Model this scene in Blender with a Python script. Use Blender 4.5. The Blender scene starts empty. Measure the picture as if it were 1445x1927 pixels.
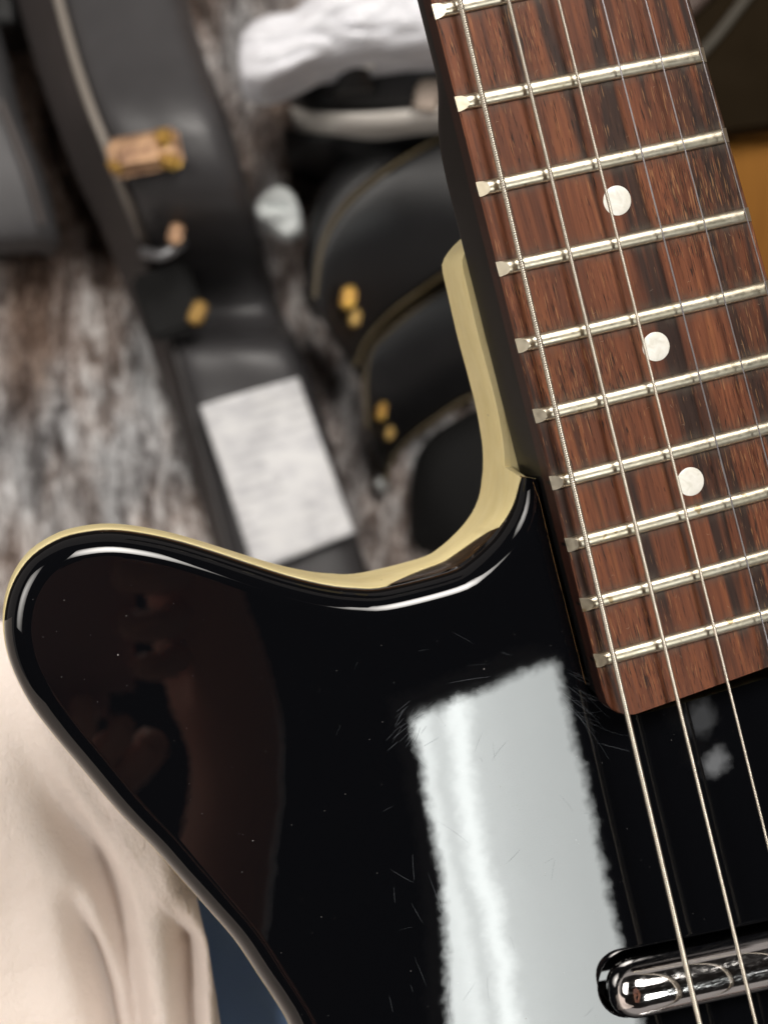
import bpy, math, random
import numpy as np
from mathutils import Vector, Matrix, noise
from mathutils.geometry import tessellate_polygon
random.seed(7)
rng = np.random.RandomState(7)
S = bpy.context.scene
C = S.collection
# ------------------------------------------------------------------ camera
HC = 1.30                      # camera height over the floor
F = 3000.0                     # focal length in photo pixels (photo 1445 x 1927)
CX, CY = 722.5, 963.5
cam = bpy.data.cameras.new('camera')
cam.sensor_fit = 'HORIZONTAL'; cam.sensor_width = 36.0; cam.lens = F/1445*36.0
cam.clip_start = 0.01; cam.clip_end = 60
cam.dof.use_dof = True; cam.dof.focus_distance = 0.306; cam.dof.aperture_fstop = 24
camo = bpy.data.objects.new('camera', cam); C.objects.link(camo)
camo.location = (0, 0, HC); S.camera = camo
# ------------------------------------------------------------------ world / exposure
w = bpy.data.worlds.new("World"); S.world = w; w.use_nodes = True
w.node_tree.nodes['Background'].inputs[0].default_value = (1.0, 0.90, 0.84, 1)
w.node_tree.nodes['Background'].inputs[1].default_value = 0.27
S.view_settings.view_transform = 'Standard'; S.view_settings.look = 'None'
S.view_settings.exposure = 0.0; S.view_settings.gamma = 1.0
KEY_STRENGTH = 19.0
TOP_STRENGTH = 28.0
S.cycles.max_bounces = 8
S.cycles.caustics_reflective = False; S.cycles.caustics_refractive = False

# ------------------------------------------------------------------ frames
def ray(px, py): return Vector(((px-CX)/F, -(py-CY)/F, -1.0))
def W(px, py, z):                               # point at world height z seen at this place
    d = ray(px, py); return Vector((0, 0, HC)) + d*(HC-z)
NV = Vector((750/F, -250/F, 1.0)).normalized()  # guitar face normal
O = Vector((0, 0, HC-0.312))
def PW(px, py, z=0.0):                          # point z mm above the guitar face
    d = ray(px, py); o = Vector((0, 0, HC)); q = O + NV*(z*1e-3)
    return o + d*((q-o).dot(NV)/d.dot(NV))
_a = PW(1092, 0, 11) - PW(1397, 1200, 11)
GY = (_a - NV*_a.dot(NV)).normalized(); GX = GY.cross(NV).normalized()
GM = Matrix((( GX.x, GY.x, NV.x, O.x), (GX.y, GY.y, NV.y, O.y), (GX.z, GY.z, NV.z, O.z), (0, 0, 0, 1)))
GI = GM.inverted()
def P(px, py, z=0.0):                           # same in guitar coordinates, metres
    return GI @ PW(px, py, z)
MM = 1e-3

# ------------------------------------------------------------------ helpers
def mesh(name, verts, faces, mat=None, parent=None, smooth=True, ang=35, loc=None):
    me = bpy.data.meshes.new(name)
    me.from_pydata([tuple(v) for v in verts], [], [tuple(f) for f in faces]); me.update()
    if smooth:
        me.polygons.foreach_set('use_smooth', [True]*len(me.polygons))
        if ang: me.set_sharp_from_angle(angle=math.radians(ang))
    if mat:
        for m in (mat if isinstance(mat, (list, tuple)) else [mat]): me.materials.append(m)
    o = bpy.data.objects.new(name, me); C.objects.link(o)
    if parent: o.parent = parent
    if loc: o.location = loc
    return o
def tag(o, label=None, cat=None, group=None, kind=None):
    if label: o['label'] = label
    if cat: o['category'] = cat
    if group: o['group'] = group
    if kind: o['kind'] = kind
    return o
def empty(name, label, cat, loc=(0, 0, 0), group=None):
    o = bpy.data.objects.new(name, None); C.objects.link(o); o.location = loc; o.empty_display_size = .02
    return tag(o, label, cat, group)
def catmull(pts, n=8, closed=False):
    P_ = [np.array(tuple(p), float) for p in pts]; out = []
    N = len(P_)
    for i in range(N if closed else N-1):
        p0 = P_[(i-1) % N] if closed or i > 0 else 2*P_[0]-P_[1]
        p1 = P_[i]; p2 = P_[(i+1) % N]
        p3 = P_[(i+2) % N] if closed or i+2 < N else 2*P_[-1]-P_[-2]
        for k in range(n):
            t = k/n
            out.append(.5*((2*p1)+(-p0+p2)*t+(2*p0-5*p1+4*p2-p3)*t*t+(-p0+3*p1-3*p2+p3)*t**3))
    if not closed: out.append(P_[-1])
    return out
def resample(pts, step):
    pts = np.array(pts); d = np.r_[0, np.cumsum(np.linalg.norm(np.diff(pts[:, :2], axis=0), axis=1))]
    n = max(2, int(d[-1]/step)+1); t = np.linspace(0, d[-1], n)
    return np.stack([np.interp(t, d, pts[:, k]) for k in range(pts.shape[1])], 1)
def rows_faces(nr, nc, close=False, off=0, flip=False):
    f = []
    for i in range(nr-1):
        for j in range(nc if close else nc-1):
            a = off+i*nc+j; b = off+i*nc+(j+1) % nc; c = off+(i+1)*nc+(j+1) % nc; d = off+(i+1)*nc+j
            f.append((a, d, c, b) if flip else (a, b, c, d))
    return f

# ------------------------------------------------------------------ material helpers
class NT:
    def __init__(s, name):
        s.m = bpy.data.materials.new(name); s.m.use_nodes = True
        s.t = s.m.node_tree; s.b = s.t.nodes['Principled BSDF']
        s.co = s.t.nodes.new('ShaderNodeTexCoord').outputs['Object']
    def n(s, typ, **kw):
        nd = s.t.nodes.new(typ)
        for k, v in kw.items(): setattr(nd, k, v)
        return nd
    def l(s, a, b): s.t.links.new(a, b)
    def inp(s, name, v):
        i = s.b.inputs[name]
        if hasattr(v, 'is_output'): s.l(v, i)
        else: i.default_value = (*v, 1) if isinstance(v, tuple) and len(v) == 3 else v
        return s
    def set(s, **kw):
        for k, v in kw.items(): s.inp(k.replace('_', ' '), v)
        return s
    def mapping(s, scale=(1, 1, 1), rot=(0, 0, 0), loc=(0, 0, 0), src=None):
        m = s.n('ShaderNodeMapping'); m.inputs['Scale'].default_value = scale
        m.inputs['Rotation'].default_value = rot; m.inputs['Location'].default_value = loc
        s.l(src or s.co, m.inputs[0]); return m.outputs[0]
    def noise(s, scale, detail=2, rough=.5, src=None, col=False, dist=0):
        t = s.n('ShaderNodeTexNoise'); t.inputs['Scale'].default_value = scale
        t.inputs['Detail'].default_value = detail; t.inputs['Roughness'].default_value = rough
        t.inputs['Distortion'].default_value = dist
        s.l(src or s.co, t.inputs['Vector']); return t.outputs['Color' if col else 'Fac']
    def voro(s, scale, src=None, out='Distance', rand=1):
        t = s.n('ShaderNodeTexVoronoi'); t.inputs['Scale'].default_value = scale
        t.inputs['Randomness'].default_value = rand
        s.l(src or s.co, t.inputs['Vector']); return t.outputs[out]
    def ramp(s, f, stops, interp='LINEAR'):
        r = s.n('ShaderNodeValToRGB'); cr = r.color_ramp; cr.interpolation = interp
        while len(cr.elements) > len(stops): cr.elements.remove(cr.elements[-1])
        while len(cr.elements) < len(stops): cr.elements.new(1)
        for e, (p, c) in zip(cr.elements, stops):
            e.position = p; e.color = (*c, 1) if isinstance(c, tuple) else (c, c, c, 1)
        s.l(f, r.inputs[0]); return r.outputs[0]
    def mix(s, f, a, b, mode='MIX'):
        m = s.n('ShaderNodeMix', data_type='RGBA', blend_type=mode)
        for i, v in ((0, f), (6, a), (7, b)):
            if hasattr(v, 'is_output'): s.l(v, m.inputs[i])
            else: m.inputs[i].default_value = (*v, 1) if isinstance(v, tuple) else v
        return m.outputs[2]
    def math(s, op, a, b=0.0, clamp=False):
        m = s.n('ShaderNodeMath', operation=op, use_clamp=clamp)
        for i, v in ((0, a), (1, b)):
            if hasattr(v, 'is_output'): s.l(v, m.inputs[i])
            else: m.inputs[i].default_value = v
        return m.outputs[0]
    def bump(s, h, dist, strength=1.0, nrm=None):
        b = s.n('ShaderNodeBump'); b.inputs['Strength'].default_value = strength; b.inputs['Distance'].default_value = dist
        s.l(h, b.inputs['Height'])
        if nrm: s.l(nrm, b.inputs['Normal'])
        return b.outputs[0]
    def wobble(s, *layers):
        """shading normal nudged by noise: layers of (scale, amount)"""
        g = s.n('ShaderNodeNewGeometry').outputs['Normal']; cur = g
        for sc, am in layers:
            c = s.noise(sc, 1.5, .5, col=True)
            a = s.n('ShaderNodeVectorMath', operation='SUBTRACT'); s.l(c, a.inputs[0]); a.inputs[1].default_value = (.5, .5, .5)
            b = s.n('ShaderNodeVectorMath', operation='SCALE'); s.l(a.outputs[0], b.inputs[0]); b.inputs['Scale'].default_value = am
            d = s.n('ShaderNodeVectorMath', operation='ADD'); s.l(cur, d.inputs[0]); s.l(b.outputs[0], d.inputs[1]); cur = d.outputs[0]
        e = s.n('ShaderNodeVectorMath', operation='NORMALIZE'); s.l(cur, e.inputs[0]); return e.outputs[0]
def simple(name, col, rough=.5, metal=0.0, **kw):
    m = NT(name).set(Base_Color=col, Roughness=rough, Metallic=metal, **kw); return m.m

# ------------------------------------------------------------------ materials
m = NT('black_gloss_paint')
dust = m.math('LESS_THAN', m.voro(260), .022)
dust2 = m.math('LESS_THAN', m.voro(95), .010)
dd = m.math('MAXIMUM', dust, dust2)
m.set(Base_Color=m.mix(m.math('MULTIPLY', dd, .35), (.0025, .0027, .0035), (.35, .34, .33)),
      Roughness=m.ramp(m.noise(60, 3), [(.3, .006), (.8, .018)]), IOR=1.5,
      Normal=m.wobble((26, .006), (150, .0030), (420, .0034), (1150, .0012)))
PAINT = m.m
m = NT('neck_black_paint')
m.set(Base_Color=(.0055, .0055, .006), Specular_IOR_Level=.3, Roughness=.36, Normal=m.wobble((300, .01), (60, .02)))
NECKP = m.m
m = NT('cream_vinyl')
f = m.noise(140, 4, .6, src=m.mapping((1, 1, 3)))
m.set(Base_Color=m.mix(m.math('LESS_THAN', m.voro(150), .03), m.ramp(f, [(.3, (.78, .655, .33)), (.7, (.85, .73, .41))]), (.16, .10, .04)),
      Roughness=m.ramp(m.noise(220, 3), [(.3, .34), (.7, .5)]), Normal=m.wobble((900, .03), (120, .03)))
CREAM = m.m
m = NT('bare_brown_edge')
f = m.noise(300, 4, .6, src=m.mapping((1, 1, 9)))
m.set(Base_Color=m.ramp(f, [(.40, (.006, .004, .002)), (.6, (.045, .022, .006)), (.72, (.16, .085, .03))]), Roughness=.22)
BROWN = m.m
CHIP = simple('chipped_wood', (.30, .16, .06), .7)

m = NT('rosewood')
warp = m.noise(25, 2, .5)
big = m.noise(1.0, 4, .62, src=m.mapping((330, 16, 60)), dist=.35)
fine = m.noise(1.0, 4, .6, src=m.mapping((1500, 40, 300)))
base = m.ramp(big, [(.28, (.045, .015, .010)), (.42, (.105, .034, .018)), (.56, (.18, .058, .027)), (.72, (.30, .11, .045))])
base = m.mix(.55, base, m.ramp(fine, [(.3, (.30, .24, .2)), (.7, (1.0, .95, .9))]), 'MULTIPLY')
base = m.mix(.3, base, m.ramp(fine, [(.3, (.10, .033, .018)), (.7, (.26, .09, .04))]))
# dark ink-like streaks, stronger towards the treble side of the board
gx = m.n('ShaderNodeSeparateXYZ'); m.l(m.co, gx.inputs[0])
side = m.n('ShaderNodeMapRange'); m.l(gx.outputs[0], side.inputs[0])
side.inputs[1].default_value = .045; side.inputs[2].default_value = .085; side.inputs[3].default_value = 0; side.inputs[4].default_value = .13
stk = m.noise(1.0, 3, .6, src=m.mapping((210, 9, 60), loc=(3.1, 1.7, 0)), dist=.5)
stk = m.math('ADD', stk, side.outputs[0])
base = m.mix(m.ramp(stk, [(.54, 0.0), (.66, .88)]), base, (.014, .009, .008))
# pores: short dashes along the grain, some dark, some filled pale
nb = m.noise(1.0, 1, .5, src=m.mapping((45, 30, 1), loc=(5, 2, 0)))
def pores(loc, thr, sx=5000, sy=260):
    v = m.noise(1.0, 1.0, .4, src=m.mapping((sx, sy, 200), loc=loc, rot=(0, 0, .02)), dist=.25)
    return m.ramp(m.math('ADD', v, m.math('MULTIPLY', m.math('SUBTRACT', nb, .5), .35)), [(thr, 0.0), (thr+.04, 1.0)])
base = m.mix(m.math('MULTIPLY', pores((0, 0, 0), .65), .85), base, (.012, .007, .006))
pp = pores((9, 4, 2), .685)
base = m.mix(m.math('MULTIPLY', pp, .32), base, (.55, .30, .14))
at = m.n('ShaderNodeAttribute', attribute_name='grime')
gn = m.math('MULTIPLY', at.outputs['Fac'], m.ramp(m.noise(420, 3, .6), [(.35, .25), (.6, 1.0)]))
base = m.mix(m.math('MULTIPLY', gn, .55), base, (.085, .075, .062))
base = m.mix(1.0, base, (.92, .90, .84), 'MULTIPLY')
hgt = m.math('SUBTRACT', m.math('MULTIPLY', fine, .3), m.math('MULTIPLY', pores((0, 0, 0), .65), .7))
m.set(Base_Color=base, Roughness=m.ramp(fine, [(.3, .40), (.7, .58)]), Normal=m.bump(hgt, .00006, .8))
m.b.inputs['Specular IOR Level'].default_value = .28
ROSE = m.m

m = NT('nickel_silver')
pat = m.noise(900, 3, .6); spot = m.ramp(m.noise(330, 2, .5), [(.66, 0.0), (.70, 1.0)])
col = m.mix(m.ramp(m.noise(160, 3), [(.35, 0.0), (.7, .5)]), (.66, .60, .48), (.54, .47, .32))
m.set(Base_Color=m.mix(m.math('MULTIPLY', spot, .75), col, (.30, .20, .08)), Metallic=1.0,
      Roughness=m.ramp(pat, [(.3, .30), (.75, .46)]), Normal=m.wobble((1200, .05), (300, .03)))
NICKEL = m.m
m = NT('wound_string'); m.set(Base_Color=(.56, .51, .43), Metallic=1.0, Roughness=.32); WOUND = m.m
m = NT('plain_string'); m.set(Base_Color=(.52, .50, .52), Metallic=1.0, Roughness=.35); PLAIN = m.m
m = NT('pearl_dot')
m.set(Base_Color=m.ramp(m.noise(420, 2, .5, dist=1.5), [(.3, (.70, .68, .60)), (.7, (.84, .82, .76))]), Roughness=.3)
DOT = m.m
m = NT('chrome')
scr = m.noise(1.0, 3, .6, src=m.mapping((700, 2600, 700), rot=(0, 0, .6)))
m.set(Base_Color=(.95, .93, .92), Metallic=1.0, Roughness=m.ramp(scr, [(.45, .06), (.75, .18)]), Normal=m.wobble((160, .02)))
CHROME = m.m
m = NT('cavity_black'); m.set(Base_Color=(.004, .004, .004), Roughness=.35); CAV = m.m
SCR = simple('scratch_grey', (.10, .11, .125), .45)
DUSTM = simple('dust_grey', (.42, .40, .38), .9)

# ------------------------------------------------------------------ GUITAR
guitar = empty('electric_guitar', 'glossy black electric guitar with cream side and brown rosewood fingerboard, lying across the picture', 'guitar', (0, 0, 0))
guitar.matrix_world = GM
ZB = 8.6         # fingerboard top over the body face (mm)
ZS = -27.0       # lower end of the visible side
RR = 5.2         # edge round-over
# outline of the body, from the notch beside the neck round the bass horn, lower body, treble horn, to the treble side of the neck
cut = [(911, 885), (905, 930), (893, 961), (877, 985), (860, 1004), (830, 1031), (793, 1052)]
o1 = [P(x, y, ZS)[:2] for x, y in cut]
edge = [(725, 1105), (664, 1106), (609, 1099), (543, 1083), (471, 1060), (399, 1036), (332, 1016), (266, 1002), (210, 996),
        (160, 1000), (111, 1013), (61, 1044), (28, 1088), (11, 1138), (8, 1193), (22, 1254), (55, 1321), (100, 1382), (149, 1440),
        (221, 1525), (288, 1594), (332, 1644), (388, 1707), (443, 1771), (487, 1837), (520, 1887), (543, 1927), (590, 2030),
        (640, 2180), (660, 2330), (630, 2480), (560, 2650), (500, 2850), (480, 3100), (540, 3400), (720, 3700), (1010, 3950),
        (1400, 4100), (1850, 4130), (2300, 4020), (2650, 3780), (2850, 3450), (2900, 3100), (2820, 2750), (2650, 2420), (2520, 2150),
        (2480, 1900), (2530, 1650), (2600, 1400), (2590, 1150), (2480, 950), (2300, 850), (2080, 850), (1880, 920), (1700, 960), (1560, 900), (1490, 760)]
o2 = [P(x, y, -RR)[:2] for x, y in edge]
arc = catmull(o1+o2, 10)
arc = resample([(p[0], p[1]) for p in arc], .0016)
NA = len(arc)
dcum = np.r_[0, np.cumsum(np.linalg.norm(np.diff(arc, axis=0), axis=1))]
tan = np.gradient(arc, axis=0); tan /= np.linalg.norm(tan, axis=1)[:, None]
# travelling notch -> horn -> bottom -> right is counter-clockwise seen from above: inside lies to the left
inn = np.stack([-tan[:, 1], tan[:, 0]], 1)
cen = arc.mean(0)
if ((cen-arc)*inn).sum() < 0: inn = -inn
def rr(s):      # round-over radius shrinks beside the neck
    return (2.4+(RR-2.4)*min(1, s/.011)**.7)*MM
rad = np.array([rr(s) for s in dcum])
s_end = dcum[-1]
rad = np.minimum(rad, np.array([rr(s_end-s) for s in dcum]))
NRG = 14
V_, F_ = [], []
for k in range(NRG+1):
    a = k/NRG*math.pi/2
    for i in range(NA):
        r_ = rad[i]; p = arc[i]+inn[i]*r_*(1-math.cos(a))
        V_.append((p[0], p[1], -r_*(1-math.sin(a))))
F_ += rows_faces(NRG+1, NA)
top_loop = [V_[NRG*NA+i] for i in range(NA)]
_b = len(V_)
for i in range(NA): V_.append((arc[i][0], arc[i][1], -rad[i]))
for i in range(NA): V_.append((arc[i][0], arc[i][1], -rad[i]-.0035))
F_ += rows_faces(2, NA, off=_b, flip=True)
# seam of the neck pocket, from the treble side back to the notch
seam_px = [(1003, 907), (1010, 928), (1017, 948), (1038, 1037), (1065, 1143), (1093, 1253), (1102, 1287), (1113, 1308), (1134, 1324), (1165, 1338), (1200, 1345), (1290, 1322), (1430, 1280)]
seam = [P(x, y, 0) for x, y in seam_px]
seam = [(p.x, p.y) for p in seam]
xr_b = P(1445, 1262, ZB).x
seam += [(xr_b+.012, seam[-1][1]), (xr_b+.0205, seam[-1][1]+.006), (xr_b+.021, seam[-1][1]+.03)]
seam_s = resample(catmull(seam, 6), .0016)
back = [tuple(top_loop[-1][:2])]+[tuple(p) for p in seam_s[::-1]]
# pickup slot
A1 = P(1187, 1851, 0); A2 = P(1445, 1796, 0)
pdir = (A2-A1).normalized(); pdir.z = 0; pdir.normalize(); pper = Vector((-pdir.y, pdir.x, 0))
SL, SR = .074, .0071
def capsule(c0, L, r, n=20):
    out = []
    for k in range(n+1):
        a = math.pi/2+math.pi*k/n; out.append(c0+pdir*(r*math.cos(a))+pper*(r*math.sin(a)))
    for k in range(n+1):
        a = -math.pi/2+math.pi*k/n; out.append(c0+pdir*(L+r*math.cos(a))+pper*(r*math.sin(a)))
    return out
slot = capsule(A1, SL, SR+.0004); slot_in = capsule(A1, SL, SR)
A1b = A1+Vector((-.004, -.085, 0))
slot2 = capsule(A1b, SL, SR+.0004); slot2_in = capsule(A1b, SL, SR)
outer = [Vector((p[0], p[1], 0)) for p in top_loop]+[Vector((p[0], p[1], 0)) for p in back[1:]]
polys = [outer, [Vector((p.x, p.y, 0)) for p in slot], [Vector((p.x, p.y, 0)) for p in slot2]]
tris = tessellate_polygon(polys)
off = len(V_)
flat = [q for pl in polys for q in pl]
idx = []
for i, q in enumerate(flat):
    if i < NA: idx.append(NRG*NA+i)
    else: idx.append(len(V_)); V_.append(tuple(q))
for t in tris:
    a, b, c = [flat[i] for i in t]
    t = list(t)
    if (b-a).cross(c-a).z < 0: t = t[::-1]
    F_.append(tuple(idx[i] for i in t))
# pocket wall
nb_ = len(back)
loop_top = [NRG*NA+NA-1]+[idx[NA+i] for i in range(nb_-1)]+[NRG*NA]
lows = []
for i in loop_top:
    v = V_[i]; lows.append(len(V_)); V_.append((v[0], v[1], -.0129))
for i in range(len(loop_top)-1): F_.append((loop_top[i], loop_top[i+1], lows[i+1], lows[i]))
# slot walls
for sl, sli in ((slot, slot_in), (slot2, slot2_in)):
    b0 = len(V_)
    for z_, pts in ((0, sl), (-.0003, sli), (-.010, sli)):
        for p in pts: V_.append((p.x, p.y, z_))
    n_ = len(sl)
    F_ += rows_faces(3, n_, True, b0, flip=True)
    F_.append(tuple(b0+2*n_+i for i in range(n_)))
# fix winding of round-over faces (normals must point out)
o = mesh('body', V_, F_, PAINT, guitar, ang=32)
import bmesh
bm = bmesh.new(); bm.from_mesh(o.data); bmesh.ops.remove_doubles(bm, verts=bm.verts, dist=1e-6)
bmesh.ops.recalc_face_normals(bm, faces=bm.faces)
up = max(bm.faces, key=lambda f_: f_.calc_area())
if up.normal.z < 0: bmesh.ops.reverse_faces(bm, faces=bm.faces)
bm.to_mesh(o.data); bm.free(); o.data.set_sharp_from_angle(angle=math.radians(32))
cn = [(0, 0, 0)]*len(o.data.loops)
for pl in o.data.polygons:
    if pl.normal.z > .1:
        for li in pl.loop_indices:
            if o.data.vertices[o.data.loops[li].vertex_index].co.z > -1e-6: cn[li] = (0, 0, 1)
o.data.normals_split_custom_set(cn); body = o

# cream side: full loop, body arc plus the shelf under the neck
heel_px = [(911, 850), (907, 815), (897, 762), (881, 699), (863, 632), (845, 554), (834, 502), (841, 482), (858, 461), (885, 440), (930, 425)]
heel = [P(x, y, ZS)[:2] for x, y in heel_px]
hx = P(1225, 385, ZS)[:2]
treb = [hx, P(1250, 470, ZS)[:2], P(1282, 600, ZS)[:2], P(1325, 700, ZS)[:2]]
under = [tuple(arc[-1])]+treb[::-1]+heel[::-1]+[tuple(arc[0])]
under = resample(catmull(under, 8), .0016)[1:-1]
full = np.vstack([arc, under]); NF = len(full)
tf = np.roll(full, -1, 0)-np.roll(full, 1, 0); tf /= np.linalg.norm(tf, axis=1)[:, None]
inf = np.stack([-tf[:, 1], tf[:, 0]], 1)
if (inf[:NA]*inn).sum() < 0: inf = -inf
# upper limit of the vinyl: below the round-over; sags between the cutaway and the horn where bare edge shows
sA = np.interp(0, [0, 1], [0, 1])
def near(px, py, z):
    q = P(px, py, z); return dcum[np.argmin(np.hypot(arc[:170, 0]-q.x, arc[:170, 1]-q.y))]
s0, s1 = near(938, 999, -7), near(728, 1105, -7)
def ztop(i):
    if i >= NA: return -.0126
    s = dcum[i]
    z = -rad[i]+.0002-(.0018*min(1, s/.012)*min(1, max(0, (s1+.01-s)/.02)) if s < s1+.01 else 0)
    if s0 < s < s1:
        u = (s-s0)/(s1-s0); z -= .0092*(math.sin(math.pi*u**.8)**.85)
    return z
sB, sC = near(725, 1105, -RR), near(50, 1052, -RR)
def zbot(i):
    if i >= NA: return ZS*MM
    s = dcum[i]; t = min(1, max(0, (s-sB)/(sC-sB))) if s < sC else 1-min(1, max(0, (s-sC-.08)/.1))
    return (ZS+14.5*t*t*(3-2*t))*MM
VS, FS = [], []
th_ = .00035
prof = []
for i in range(NF):
    th_ = .0003 if (i >= NA or dcum[i] < sC) else max(.00008, .0003-(dcum[i]-sC)*.01)
    zt = ztop(i); p = full[i]; n_ = -inf[i]
    q = lambda o_, z_: VS.append((p[0]+n_[0]*o_, p[1]+n_[1]*o_, z_))
    q(-.0012, zt); q(th_*.6, zt); q(th_, zt-.0003); q(th_, (zt+zbot(i))/2)
    zz = zbot(i)
    q(th_, zz); q(th_-.0004, zz-.0004); q(-.0045, zz-.0015)
npf = 7
for i in range(NF):
    j = (i+1) % NF
    for k in range(npf-1):
        FS.append((i*npf+k, i*npf+k+1, j*npf+k+1, j*npf+k))
backl = [Vector((VS[i*npf+6][0], VS[i*npf+6][1], 0)) for i in range(NF)]
for t in tessellate_polygon([backl]): FS.append(tuple(i*npf+6 for i in t))
# shelf under the neck and the little step beside the notch
shelf = [Vector((full[i][0], full[i][1], 0)) for i in list(range(NA, NF))+[0]]
b0 = len(VS)
sh2 = shelf+[Vector((p[0], p[1], 0)) for p in seam_s]+[Vector((arc[-1][0], arc[-1][1], 0))]
for p in sh2: VS.append((p.x, p.y, -.01265))
for t in tessellate_polygon([sh2]): FS.append(tuple(b0+i for i in t))
side_o = mesh('side_band', VS, FS, CREAM, guitar, ang=30)
bm = bmesh.new(); bm.from_mesh(side_o.data); bmesh.ops.remove_doubles(bm, verts=bm.verts, dist=1e-6)
bmesh.ops.recalc_face_normals(bm, faces=bm.faces); bm.to_mesh(side_o.data); bm.free()
side_o.data.set_sharp_from_angle(angle=math.radians(30))
side_o['label'] = 'cream vinyl side of the body'
# end face of the round-over at the notch: cream step
V2, F2 = [], []
st = seam_s[0]
pts = [V_[k*NA] for k in range(NRG+1)]+[(st[0], st[1], 0)]
for p in pts:
    V2.append((p[0]+tan[0][0]*-.00012, p[1]+tan[0][1]*-.00012, p[2]-.0002)); V2.append((p[0]+tan[0][0]*-.00012, p[1]+tan[0][1]*-.00012, -.0130))
for k in range(len(pts)-1): F2.append((2*k, 2*k+1, 2*k+3, 2*k+2))
mesh('notch_face', V2, F2, CREAM, guitar, ang=None)
# splinters in the notch
V2, F2 = [], []
for k in range(40):
    u = random.random(); a = Vector(V_[0]).lerp(Vector((st[0], st[1], -.001)), u)
    d = Vector((random.uniform(-1, 1), random.uniform(.2, 1), random.uniform(-.3, 1))).normalized()*random.uniform(.0004, .0014)
    wv = d.cross(Vector((0, 0, 1))).normalized()*random.uniform(.00004, .00013)
    b0 = len(V2); V2 += [a-wv, a+wv, a+d, a+Vector((0, 0, -.0002))]; F2 += [(b0, b0+1, b0+2), (b0, b0+3, b0+2), (b0+1, b0+3, b0+2)]
tag(mesh('wood_splinters', V2, F2, CHIP, guitar, ang=None), kind='stuff')
# bare edge where the vinyl has drawn back
V2, F2 = [], []
ids = [i for i in range(NA) if s0-.003 < dcum[i] < s1+.003]
for i in ids:
    for k, (oo, zz) in enumerate(((-.0002, -rad[i]-.0010), (.00004, -rad[i]-.0018), (.0001, -.011), (.00002, -.0195))):
        V2.append((arc[i][0]-inn[i][0]*oo, arc[i][1]-inn[i][1]*oo, zz))
F2 = rows_faces(len(ids), 4)
mesh('bare_edge', V2, F2, BROWN, guitar, ang=40)['label'] = 'dark brown bare edge above the cream vinyl'
# bright chipped line along the pocket seam
V2, F2 = [], []
sl_ = [p for p in resample(seam_s, .0004) if p[1] > P(1102, 1290, 0).y]
for i, p in enumerate(sl_):
    wd = .00005+.00011*abs(noise.noise(Vector((p[0]*1500, p[1]*900, 0))))
    if noise.noise(Vector((p[1]*160, 3, 1))) < -.22: wd *= .4
    V2 += [(p[0]-wd, p[1], .00003), (p[0]+wd*.4, p[1], .00004), (p[0]+wd*.5, p[1], -.0006)]
F2 = rows_faces(len(sl_), 3)
mesh('seam_chip', V2, F2, CHIP, guitar, ang=None)['label'] = 'thin chipped line where paint ends at the neck pocket'

# ---- neck and fingerboard
eL = [P(817, 15, ZB), P(1122, 1243, ZB)]; eR = [P(1300, 0, ZB), P(1371, 248, ZB), P(1413, 405, ZB), P(1445, 515, ZB)]
kL = np.polyfit([p.y for p in eL], [p.x for p in eL], 1); kR = np.polyfit([p.y for p in eR], [p.x for p in eR], 1)
YE = P(1225, 1334, ZB).y; YT = P(900, 0, ZB).y+.075
def xl(y): return np.polyval(kL, y)
def xr(y): return np.polyval(kR, max(y, -.02))
def edges(y):
    R = .0055; a, b = xl(y), xr(y); d = y-YE
    if d < R:
        i_ = R-math.sqrt(max(0, R*R-(R-d)**2)); a += i_; b -= i_
    return a, b
def zb(x, y):
    a, b = xl(y), xr(y); u = (x-(a+b)/2)/((b-a)/2)
    return ZB*MM+.0003-.0006*u*u
fret_px = [((838, 15), (990, -17)), ((880, 190), (1330, 100)), ((920, 351), (1372, 252)), ((957, 502), (1412, 402)), ((992, 647), (1445, 541)),
           ((1023, 780), (1445, 676)), ((1052, 907), (1445, 805)), ((1081, 1024), (1445, 926)), ((1109, 1137), (1445, 1045)), ((1133, 1243), (1445, 1157))]
frets = []
for a, b in fret_px:
    A_, B_ = P(*a, ZB+.6), P(*b, ZB+.6); k = (B_.y-A_.y)/(B_.x-A_.x); frets.append((A_.y, A_.x, k))
k_avg = sum(f_[2] for f_ in frets)/len(frets)
y12, y13 = frets[0][0], frets[1][0]; sp = y12-y13
allf = list(frets)
yy = y12
for n_ in range(4):
    sp *= 1.0595; yy += sp; allf.insert(0, (yy, xl(yy), k_avg))
ys = [YE]
t = 0
while ys[-1] < YE+.006: t += 1; ys.append(YE+.006*(t/14)**2 if t < 14 else ys[-1]+.0005)
while ys[-1] < YT: ys.append(ys[-1]+.0005)
NX = 44
VF, FF, gr = [], [], []
for y in ys:
    a, b = edges(y)
    row = [(a, -1.0), (a, -.0)]
    for j in range(NX+1):
        x = a+(b-a)*j/NX
        if j == 0: x = a+.0004
        if j == NX: x = b-.0004
        z = zb(x, y); VF.append((x, y + (1-abs(2*j/NX-1))*0, z))
        g = 0
        for (fy, fx, k) in allf:
            d = abs(y-(fy+k*(x-fx)))
            if d < .0060: g = max(g, math.exp(-((d-.0012)/.0014)**2) if d > .0012 else 1)
        gr.append(g)
nc = NX+1
FF += rows_faces(len(ys), nc)
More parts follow.
